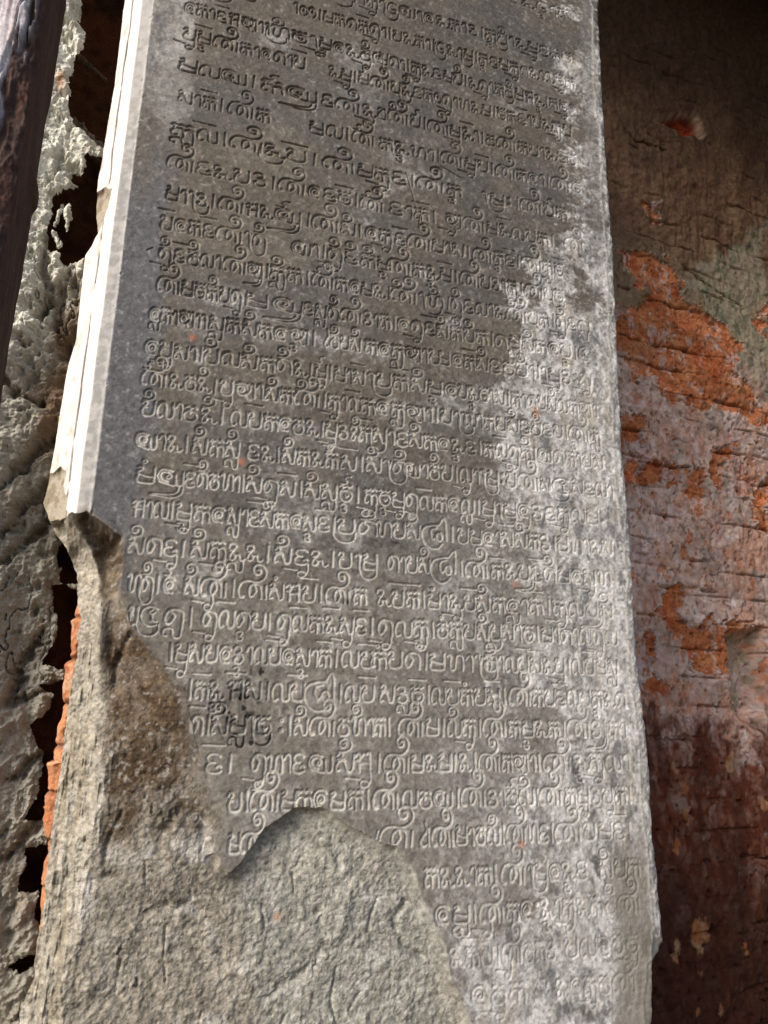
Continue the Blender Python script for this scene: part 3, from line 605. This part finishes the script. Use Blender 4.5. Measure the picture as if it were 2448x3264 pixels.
WC = mix(WC, (.18, .12, .07), sm(.1, .4, W.fbm(70, 40, 142, 5, .62)) * sm(800, 900, WZ) * .6)
WC = mix(WC, (.035, .021, .014), sm(1060, 1460, WZ + W.fbm(120, 90, 141, 4) * 140) * .85)  # near-black top: light falloff painted into the colour
WC = mix(WC, (.29, .275, .215), sm(-14, 26, green) * .55)
WC = mix(WC, (.12, .135, .085), sm(-8, 12, green) * sm(.15, .4, W.fbm(24, 16, 127, 4)) * .8)
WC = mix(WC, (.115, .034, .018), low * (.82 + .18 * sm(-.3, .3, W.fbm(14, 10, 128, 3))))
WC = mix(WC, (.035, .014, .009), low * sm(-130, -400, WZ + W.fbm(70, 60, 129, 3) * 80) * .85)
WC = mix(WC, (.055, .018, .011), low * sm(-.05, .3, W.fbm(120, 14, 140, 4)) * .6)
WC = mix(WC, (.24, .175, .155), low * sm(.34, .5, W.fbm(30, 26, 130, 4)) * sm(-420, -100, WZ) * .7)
BRK_C = np.empty_like(WC); BRK_C[:] = (.43, .155, .068)
BRK_C = mix(BRK_C, (.48, .22, .105), sm(.0, .45, W.fbm(40, 34, 131, 4)) * .8)
BRK_C = mix(BRK_C, (.33, .08, .028), sm(.05, .45, W.fbm(34, 44, 132, 4)) * .8)
BRK_C = mix(BRK_C, (.50, .40, .37), sm(.10, .42, W.fbm(26, 20, 133, 6, .68)) * .75)
BRK_C = mix(BRK_C, (.12, .04, .02), sm(.42, .6, W.fbm(6, 6, 134, 2)) * .6)
BRK_C = BRK_C * (.78 + .44 * per)[..., None]
BRK_C = BRK_C * (1 - .35 * (joint * jkeep))[..., None]
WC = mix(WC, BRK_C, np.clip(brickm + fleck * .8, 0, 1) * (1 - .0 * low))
WC = mix(WC, (.30, .12, .05), blobm * low)
WC = mix(WC, (.27, .185, .115), blobm * low * sm(-.1, .3, W.fbm(20, 20, 135, 3)))
WC = mix(WC, (.26, .045, .018), holm)
WC = mix(WC, (.27, .235, .175), opm * .85 * sm(-.3, .2, W.fbm(30, 24, 143, 4)))
WC = mix(WC, (.34, .13, .06), np.exp(-((opening - 2) / 7) ** 2) * sm(-.2, .2, W.fbm(26, 20, 144, 4)) * .8)
WC = mix(WC, (.17, .15, .09), opm * sm(.1, .4, W.fbm(20, 16, 136, 3)) * .7)
WC = mix(WC, (.38, .31, .25), np.exp(-((hollow - 3) / 4) ** 2) * .6)
WC = mix(WC, (.45, .41, .39), lip * sm(-.1, .3, W.fbm(20, 20, 137, 3)) * .55 * (1 - low))
wf = W.fbm(9, 9, 138, 3, .6)
WC = WC * (1 + .4 * wf)[..., None]
WC = mix(WC, (.05, .035, .03), sm(.36, .6, W.fbm(14, 11, 139, 4, .6)) * .6)
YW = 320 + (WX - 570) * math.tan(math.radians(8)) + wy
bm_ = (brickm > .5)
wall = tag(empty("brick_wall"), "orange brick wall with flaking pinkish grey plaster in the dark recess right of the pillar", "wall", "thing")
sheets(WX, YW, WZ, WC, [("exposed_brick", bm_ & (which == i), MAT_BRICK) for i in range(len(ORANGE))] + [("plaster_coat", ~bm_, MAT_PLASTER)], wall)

# ------------------------------------------------------------------ rough grey stone beside the pillar on the left
Sg = Grid(-310, -82, -600, 1260, .8)
SX, SZ = Sg.mesh()
STONE = [(-470, 1270), (-188, 1270), (-191, 919), (-190, 891), (-194, 875), (-178, 848), (-178, 829), (-190, 821), (-192, 799), (-191, 771), (-188, 758), (-187, 738), (-182, 719), (-167, 706), (-141, 687), (-135, 680), (-139, 669), (-158, 666), (-155, 648), (-161, 639), (-172, 643), (-175, 633), (-162, 622), (-178, 612), (-190, 603), (-191, 572), (-193, 549), (-185, 530), (-177, 526), (-169, 509), (-147, 523), (-122, 530), (-114, 457), (-116, 372), (-122, 331), (-110, 201), (-120, 182), (-108, 179), (-102, 114), (-124, 124), (-138, 123), (-135, 105), (-128, 73), (-132, 52), (-139, 32), (-119, 30), (-110, 31), (-109, 16), (-123, 11), (-139, 10), (-121, 1), (-123, -15), (-141, -33), (-130, -60), (-124, -96), (-133, -130), (-116, -136), (-108, -139), (-108, -158), (-129, -164), (-133, -204), (-112, -205), (-116, -230), (-103, -244), (-101, -260), (-130, -274), (-118, -280), (-99, -273), (-110, -302), (-94, -313), (-90, -340), (-85, -600), (-460, -600)]
BITS = [[(-179, 606), (-178, 583), (-184, 558), (-171, 533), (-173, 531), (-185, 554), (-181, 586)], [(-175, 595), (-170, 604), (-165, 579), (-165, 562), (-169, 558), (-175, 579)]]
HOLES = [[(-137, 177), (-130, 174), (-110, 143), (-105, 127), (-129, 128), (-136, 149)]]
ssd = Sg.coarse(lambda X, Z: sdf(STONE, X, Z), 3)
for b in BITS: ssd = np.maximum(ssd, Sg.coarse(lambda X, Z: sdf(b, X, Z), 2))
for b in HOLES: ssd = np.minimum(ssd, -Sg.coarse(lambda X, Z: sdf(b, X, Z), 2))
ssd = ssd + Sg.fbm(14, 12, 201, 5, .6) * 5.5
keep = ssd > 0
CREV = [[(-134, 317), (-158, 287), (-183, 253), (-198, 222), (-214, 199)], [(-128, 291), (-143, 250), (-166, 218), (-182, 194), (-192, 176)], [(-147, 198), (-172, 166), (-188, 144)], [(-141, 74), (-155, 43), (-162, 3)], [(-123, 8), (-149, -6), (-167, -10)], [(-217, 357), (-194, 337), (-173, 332)], [(-120, -137), (-135, -151), (-145, -169)], [(-203, 404), (-195, 397)], [(-190, 547), (-188, 503), (-177, 467), (-184, 440)], [(-160, 509), (-166, 469), (-165, 431)], [(-129, -66), (-144, -85), (-155, -91)]]
crev = Sg.coarse(lambda X, Z: np.min([polydist(c, X, Z) for c in CREV], 0), 3) + Sg.fbm(14, 12, 223, 4, .6) * 8
sy = 66 + 30 * sm(560, 380, SZ + Sg.fbm(60, 60, 202, 3) * 60) * sm(-215, -140, SX) + 22 * sm(330, 60, SZ) + Sg.fbm(60, 40, 203, 4) * 13
sy += Sg.fbm(34, 30, 204, 4, .6) * 11 + Sg.fbm(9, 9, 217, 2) * 2.6 + Sg.ridged(5, 6, 224, 3) * -1.2 + Sg.fbm(2.4, 2.4, 225, 2) * .9
sy += 16 * np.exp(-(np.maximum(crev, 0) / 4.5) ** 2)
sy += np.maximum(Sg.fbm(6, 6, 226, 3, .6) - .18, 0) * 7 + np.maximum(Sg.fbm(22, 15, 206, 4) - .2, 0) * 26
sy += Sg.fbm(90, 14, 213, 3) * 5 * sm(520, 300, SZ)
crk = Sg.fbm(46, 22, 220, 4)
sy += 9 * np.exp(-(crk / .03) ** 2) * sm(.0, .3, Sg.fbm(70, 50, 221, 2))
sy += 7 * np.exp(-np.maximum(ssd, 0) / 4.0)
SC = np.empty(SX.shape + (3,), np.float32); SC[:] = (.55, .54, .475)
SC = mix(SC, (.40, .39, .32), sm(-.1, .4, Sg.fbm(30, 24, 207, 4)) * .6)
SC = SC * (1 + .5 * Sg.fbm(9, 9, 214, 4, .65))[..., None]
SC = mix(SC, (.25, .228, .188), sm(520, 330, SZ + Sg.fbm(50, 40, 208, 3) * 60) * .85)
SC = mix(SC, (.32, .31, .262), sm(420, 200, SZ) * sm(.0, .35, Sg.fbm(36, 26, 209, 4)) * .8)
SC = mix(SC, (.14, .075, .035), sm(560, 420, SZ) * sm(-185, -150, SX + Sg.fbm(40, 26, 210, 3) * 30) * sm(240, 300, SZ) * .75)
SC = mix(SC, (.17, .13, .095), np.exp(-(np.maximum(crev, 0) / 5.0) ** 2) * .6)
SC = mix(SC, (.26, .15, .085), sm(.36, .5, Sg.fbm(20, 14, 211, 4)) * .25)
SC = mix(SC, (.16, .13, .10), sm(.35, .6, Sg.fbm(7, 6, 212, 3)) * .35)
SC = mix(SC, (.36, .14, .05), Sg.coarse(lambda X, Z: np.exp(-(((X + 200) / 7) ** 2 + ((Z - 770) / 14) ** 2)), 2) * .7)
nrt = 12; rr_ = (np.arange(nrt, 0, -1) / nrt)[None]  # unseen left return, added to keep sun off the gap's back wall
SXa = np.hstack([SX[:, :1] + 0 * rr_ + fbm(Sg.nz, nrt, 20, 3, 216, 3) * 8 * rr_, SX]); sya = np.hstack([sy[:, :1] + (520 - sy[:, :1]) * rr_, sy])
SZa = np.repeat(Sg.z[:, None], Sg.nx + nrt, 1); SC = np.concatenate([np.repeat(SC[:, :1], nrt, 1), SC], 1)
keep = np.hstack([np.ones((Sg.nz, nrt), bool), keep])
st = sheets(SXa, sya, SZa, SC, [("rough_stone_wall", keep, MAT_RUBBLE)])[0]
tag(st, "rough pale grey weathered stone wall with ragged edge between dark post and pillar", "stone wall", "thing")

# ------------------------------------------------------------------ dark brick wall at the back of the gap on the left
Bg = Grid(-620, -40, -600, 1700, 3)
BX, BZ = Bg.mesh()
by = 205 + Bg.fbm(90, 90, 301, 3) * 16 + Bg.fbm(16, 14, 302, 4) * 8
fzb = (BZ + Bg.fbm(120, 120, 303, 2) * 10) / 55.0; fb = fzb - np.floor(fzb)
by += 3 * np.exp(-(np.minimum(fb, 1 - fb) * 55 / 4) ** 2)
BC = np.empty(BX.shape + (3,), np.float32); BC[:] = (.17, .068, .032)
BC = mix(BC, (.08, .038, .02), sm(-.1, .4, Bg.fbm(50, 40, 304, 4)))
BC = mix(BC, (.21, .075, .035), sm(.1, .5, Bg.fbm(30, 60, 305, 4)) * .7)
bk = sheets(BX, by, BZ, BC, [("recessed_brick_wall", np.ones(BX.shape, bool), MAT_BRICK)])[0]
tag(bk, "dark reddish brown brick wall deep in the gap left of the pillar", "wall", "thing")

# slivers of mortar ledge crossing the dark gap
def ledge(name, p0, p1, th, label, color, seed):
    n, m = 70, 10
    r = np.random.default_rng(seed)
    u = np.linspace(0, 1, n)
    c = np.array(p0)[None] + (np.array(p1) - np.array(p0))[None] * u[:, None]
    a = np.linspace(0, 2 * np.pi, m)
    rad = (th * (1 - .45 * u) * (1 + .35 * fbm(n, 8, 8, 8, seed, 3)[:, 0]))[:, None] * (1 + .4 * fbm(n, m, 5, 3, seed + 1, 3))
    rad[:, -1] = rad[:, 0]
    Xl_ = c[:, :1] + rad * .5 * np.cos(a); Zl_ = c[:, 2:] + rad * np.sin(a) * .8; Yl_ = c[:, 1:2] - rad * 1.8 * np.cos(a)
    K_ = np.ones((n, m, 3), np.float32) * np.array(color, np.float32) * (1 + .3 * fbm(n, m, 6, 3, seed + 2, 3))[..., None]
    o = sheets(Xl_, Yl_, Zl_, K_, [(name, np.ones((n, m), bool), MAT_RUBBLE)])[0]
    return tag(o, label, "ledge", "thing")
for i, (p0, p1, th, lab, c_) in enumerate([((-216, 160, 908), (-163, 170, 879), 5, 'thin pale mortar ledge slanting across the top of the dark gap', (0.34, 0.25, 0.19)), ((-199, 150, 773), (-145, 160, 743), 11, 'thick pale mortar ledge slanting to the pillar below the thin one', (0.36, 0.29, 0.22)), ((-192, 160, 752), (-145, 170, 730), 6, 'brown ledge hanging lowest of the three in the dark gap', (0.2, 0.13, 0.09))]):
    ledge("mortar_ledge", p0, p1, th, lab, c_, 400 + i * 7)

# ------------------------------------------------------------------ stacked orange bricks tucked behind the pillar's left edge
PIER = [(-106, 130), (-101, 110), (-108, 80), (-104, 38), (-106, 24), (-105, -23), (-111, -42), (-106, -69), (-113, -70), (-110, -113), (-112, -115), (-106, -139), (-103, -159), (-107, -169), (-104, -197), (-103, -230), (-99, -249), (-99, -266), (-96, -311), (-100, -380)]
NP, MP, NR = 420, 60, 14
zp = np.linspace(-372, 122, NP)
xlp = np.interp(zp, [p[1] for p in PIER][::-1], [p[0] for p in PIER][::-1]) + fbm(NP, 8, 9, 8, 501, 4)[:, 0] * 3.0
course = 46.0
fc = (zp + 8) / course; rc = np.floor(fc); fr_ = fc - rc
jp = np.exp(-(np.minimum(fr_, 1 - fr_) * course / 2.6) ** 2)
xlp += jp * 1.6 + ((np.sin(rc * 31.7) * 4375.85) % 1 - .5) * 3
sp = np.linspace(0, 1, MP)
PX = xlp[:, None] + (-45 - xlp)[:, None] * sp
PY = 74 + jp[:, None] * 7 + (((np.sin(rc * 57.3) * 4375.85) % 1 - .5) * 9)[:, None] + fbm(NP, MP, 14, 10, 502, 4) * 5 + fbm(NP, MP, 4, 3, 503, 2) * 1.6 + 14 * np.exp(-sp * 55 / 3.0)[None]
rs = (np.arange(1, NR + 1) / NR)
PLX = xlp[:, None] + 4 * rs + fbm(NP, NR, 12, 4, 504, 3) * 4 * rs; PLY = PY[:, :1] + (280 - PY[:, :1]) * rs
PXa = np.hstack([PLX[:, ::-1], PX]); PYa = np.hstack([PLY[:, ::-1], PY]); PZa = np.repeat(zp[:, None], MP + NR, 1)
PC = np.empty((NP, MP + NR, 3), np.float32); PC[:] = (.34, .14, .072)
PC = mix(PC, (.44, .20, .095), sm(-.1, .4, fbm(NP, MP + NR, 40, 12, 505, 3)))
PC = mix(PC, (.50, .33, .24), sm(.2, .5, fbm(NP, MP + NR, 14, 8, 506, 3)) * .6)
PC = mix(PC, (.30, .09, .04), sm(.2, .5, fbm(NP, MP + NR, 10, 7, 507, 3)) * .6)
PC = PC * (1 - .4 * jp)[:, None, None]
PC[:, :NR] = mix(PC[:, :NR], (.10, .07, .05), np.clip(.75 + .4 * fbm(NP, NR, 12, 4, 508, 3), 0, 1))  # side return painted darker to cut orange bounce onto the grey stone
pr = sheets(PXa, PYa, PZa, PC, [("brick_pier", np.ones(PXa.shape, bool), MAT_BRICK)])[0]
tag(pr, "narrow stack of bright orange bricks along the pillar's lower left edge", "brick pier", "thing")

# ------------------------------------------------------------------ weathered timber post at the far left
Tg = Grid(-113 - 62, -113, -600, 1500, .7)
TX, TZ = Tg.mesh()
ty = -380 + Tg.fbm(150, 12, 601, 3) * 2.2 + Tg.fbm(30, 2, 602, 3) * .8
gsd = (-113 - 16 - TX) + 8 * sm(330, 470, TZ) + Tg.fbm(45, 8, 603, 4) * 8
peel = sm(-1, 1, gsd) * sm(305, 335, TZ + Tg.fbm(30, 8, 604, 3) * 30)
strip = sm(.0, .12, Tg.fbm(70, 6, 605, 4)) * sm(-113 - 22, -113 - 17, TX) * sm(-113 - 3, -113 - 6, TX) * sm(385, 405, TZ + Tg.fbm(15, 7, 606, 3) * 26)
skin = np.clip(peel + strip, 0, 1)
ty -= skin * 2.4
ty += (1 - skin) * (Tg.fbm(15, 5, 607, 4) * 4 + 1.5)
ty += 3 * np.exp(-((Tg.fbm(120, 8, 608, 3)) / .03) ** 2) * skin
ty += 3 * np.exp(-(TX - -113) ** 2 / 4.0)
TC = np.empty(TX.shape + (3,), np.float32); TC[:] = (.055, .030, .024)
TC = mix(TC, (.11, .05, .035), sm(.05, .4, Tg.fbm(22, 5, 609, 4)) * .7)
SK = np.empty_like(TC); SK[:] = (.44, .40, .42)
SK = mix(SK, (.60, .56, .57), sm(-.1, .4, Tg.fbm(100, 5, 610, 4)) * .8)
SK = mix(SK, (.30, .20, .17), sm(.1, .5, Tg.fbm(40, 7, 611, 3)) * .5)
SK = mix(SK, (.24, .23, .27), sm(.15, .5, Tg.fbm(60, 5, 612, 3)) * .6)
TC = mix(TC, SK, skin)
sk = skin > .5
post = tag(empty("timber_post"), "dark weathered timber post with peeling grey skin at the far left", "post", "thing")
# right flank of the post, running back into the gap
ns = 26
ss = np.arange(1, ns + 1) / ns
edge_y = ty[:, -1:]
FX = -113 - 3.3 * ss[None] + fbm(Tg.nz, ns, 60, 6, 613, 3) * 1.4; FY = edge_y + (-317 - edge_y) * ss[None]
FX = FX + 3 * np.exp(-((Tg.z[:, None] - 327) / 9) ** 4) * sm(.55, .8, ss)[None]
FXa = np.hstack([TX[:, -1:], FX]); FYa = np.hstack([edge_y, FY]); FZa = np.repeat(Tg.z[:, None], ns + 1, 1)
FC = np.ones(FXa.shape + (3,), np.float32) * np.array((.075, .036, .026), np.float32) * (1 + .35 * fbm(Tg.nz, ns + 1, 90, 4, 614, 4))[..., None]
sheets(TX, ty, TZ, TC, [("bare_wood", ~sk, MAT_WOOD), ("peeling_skin", sk, MAT_WOOD)], post)
sheets(FXa, FYa, FZa, FC, [("post_side", np.ones(FXa.shape, bool), MAT_WOOD)], post)

# ------------------------------------------------------------------ block added out of view on the right to cut side light into the recess
bmj = box_bm(1.50, 2.3, -.32, 1.3, FLOOR, 1.92 - .002, 8, 19, .006)
side_block = plain("added_side_block", bmj, (.20, .17, .14), MAT_BREAK)
tag(side_block, "plain grey stone block added unseen to keep side light out of the recess", "side_block", "thing")
# ------------------------------------------------------------------ slab added out of view overhead to shade the recess
bml = box_bm(-.75, 2.4, -.45, 1.3, 1.92, 1.92 + .5, 8, 9, .006)
shade_slab = plain("added_shade_slab", bml, (.24, .22, .19), MAT_BREAK)
tag(shade_slab, "broad weathered stone slab added unseen overhead to shade the recess", "shade_slab", "thing")
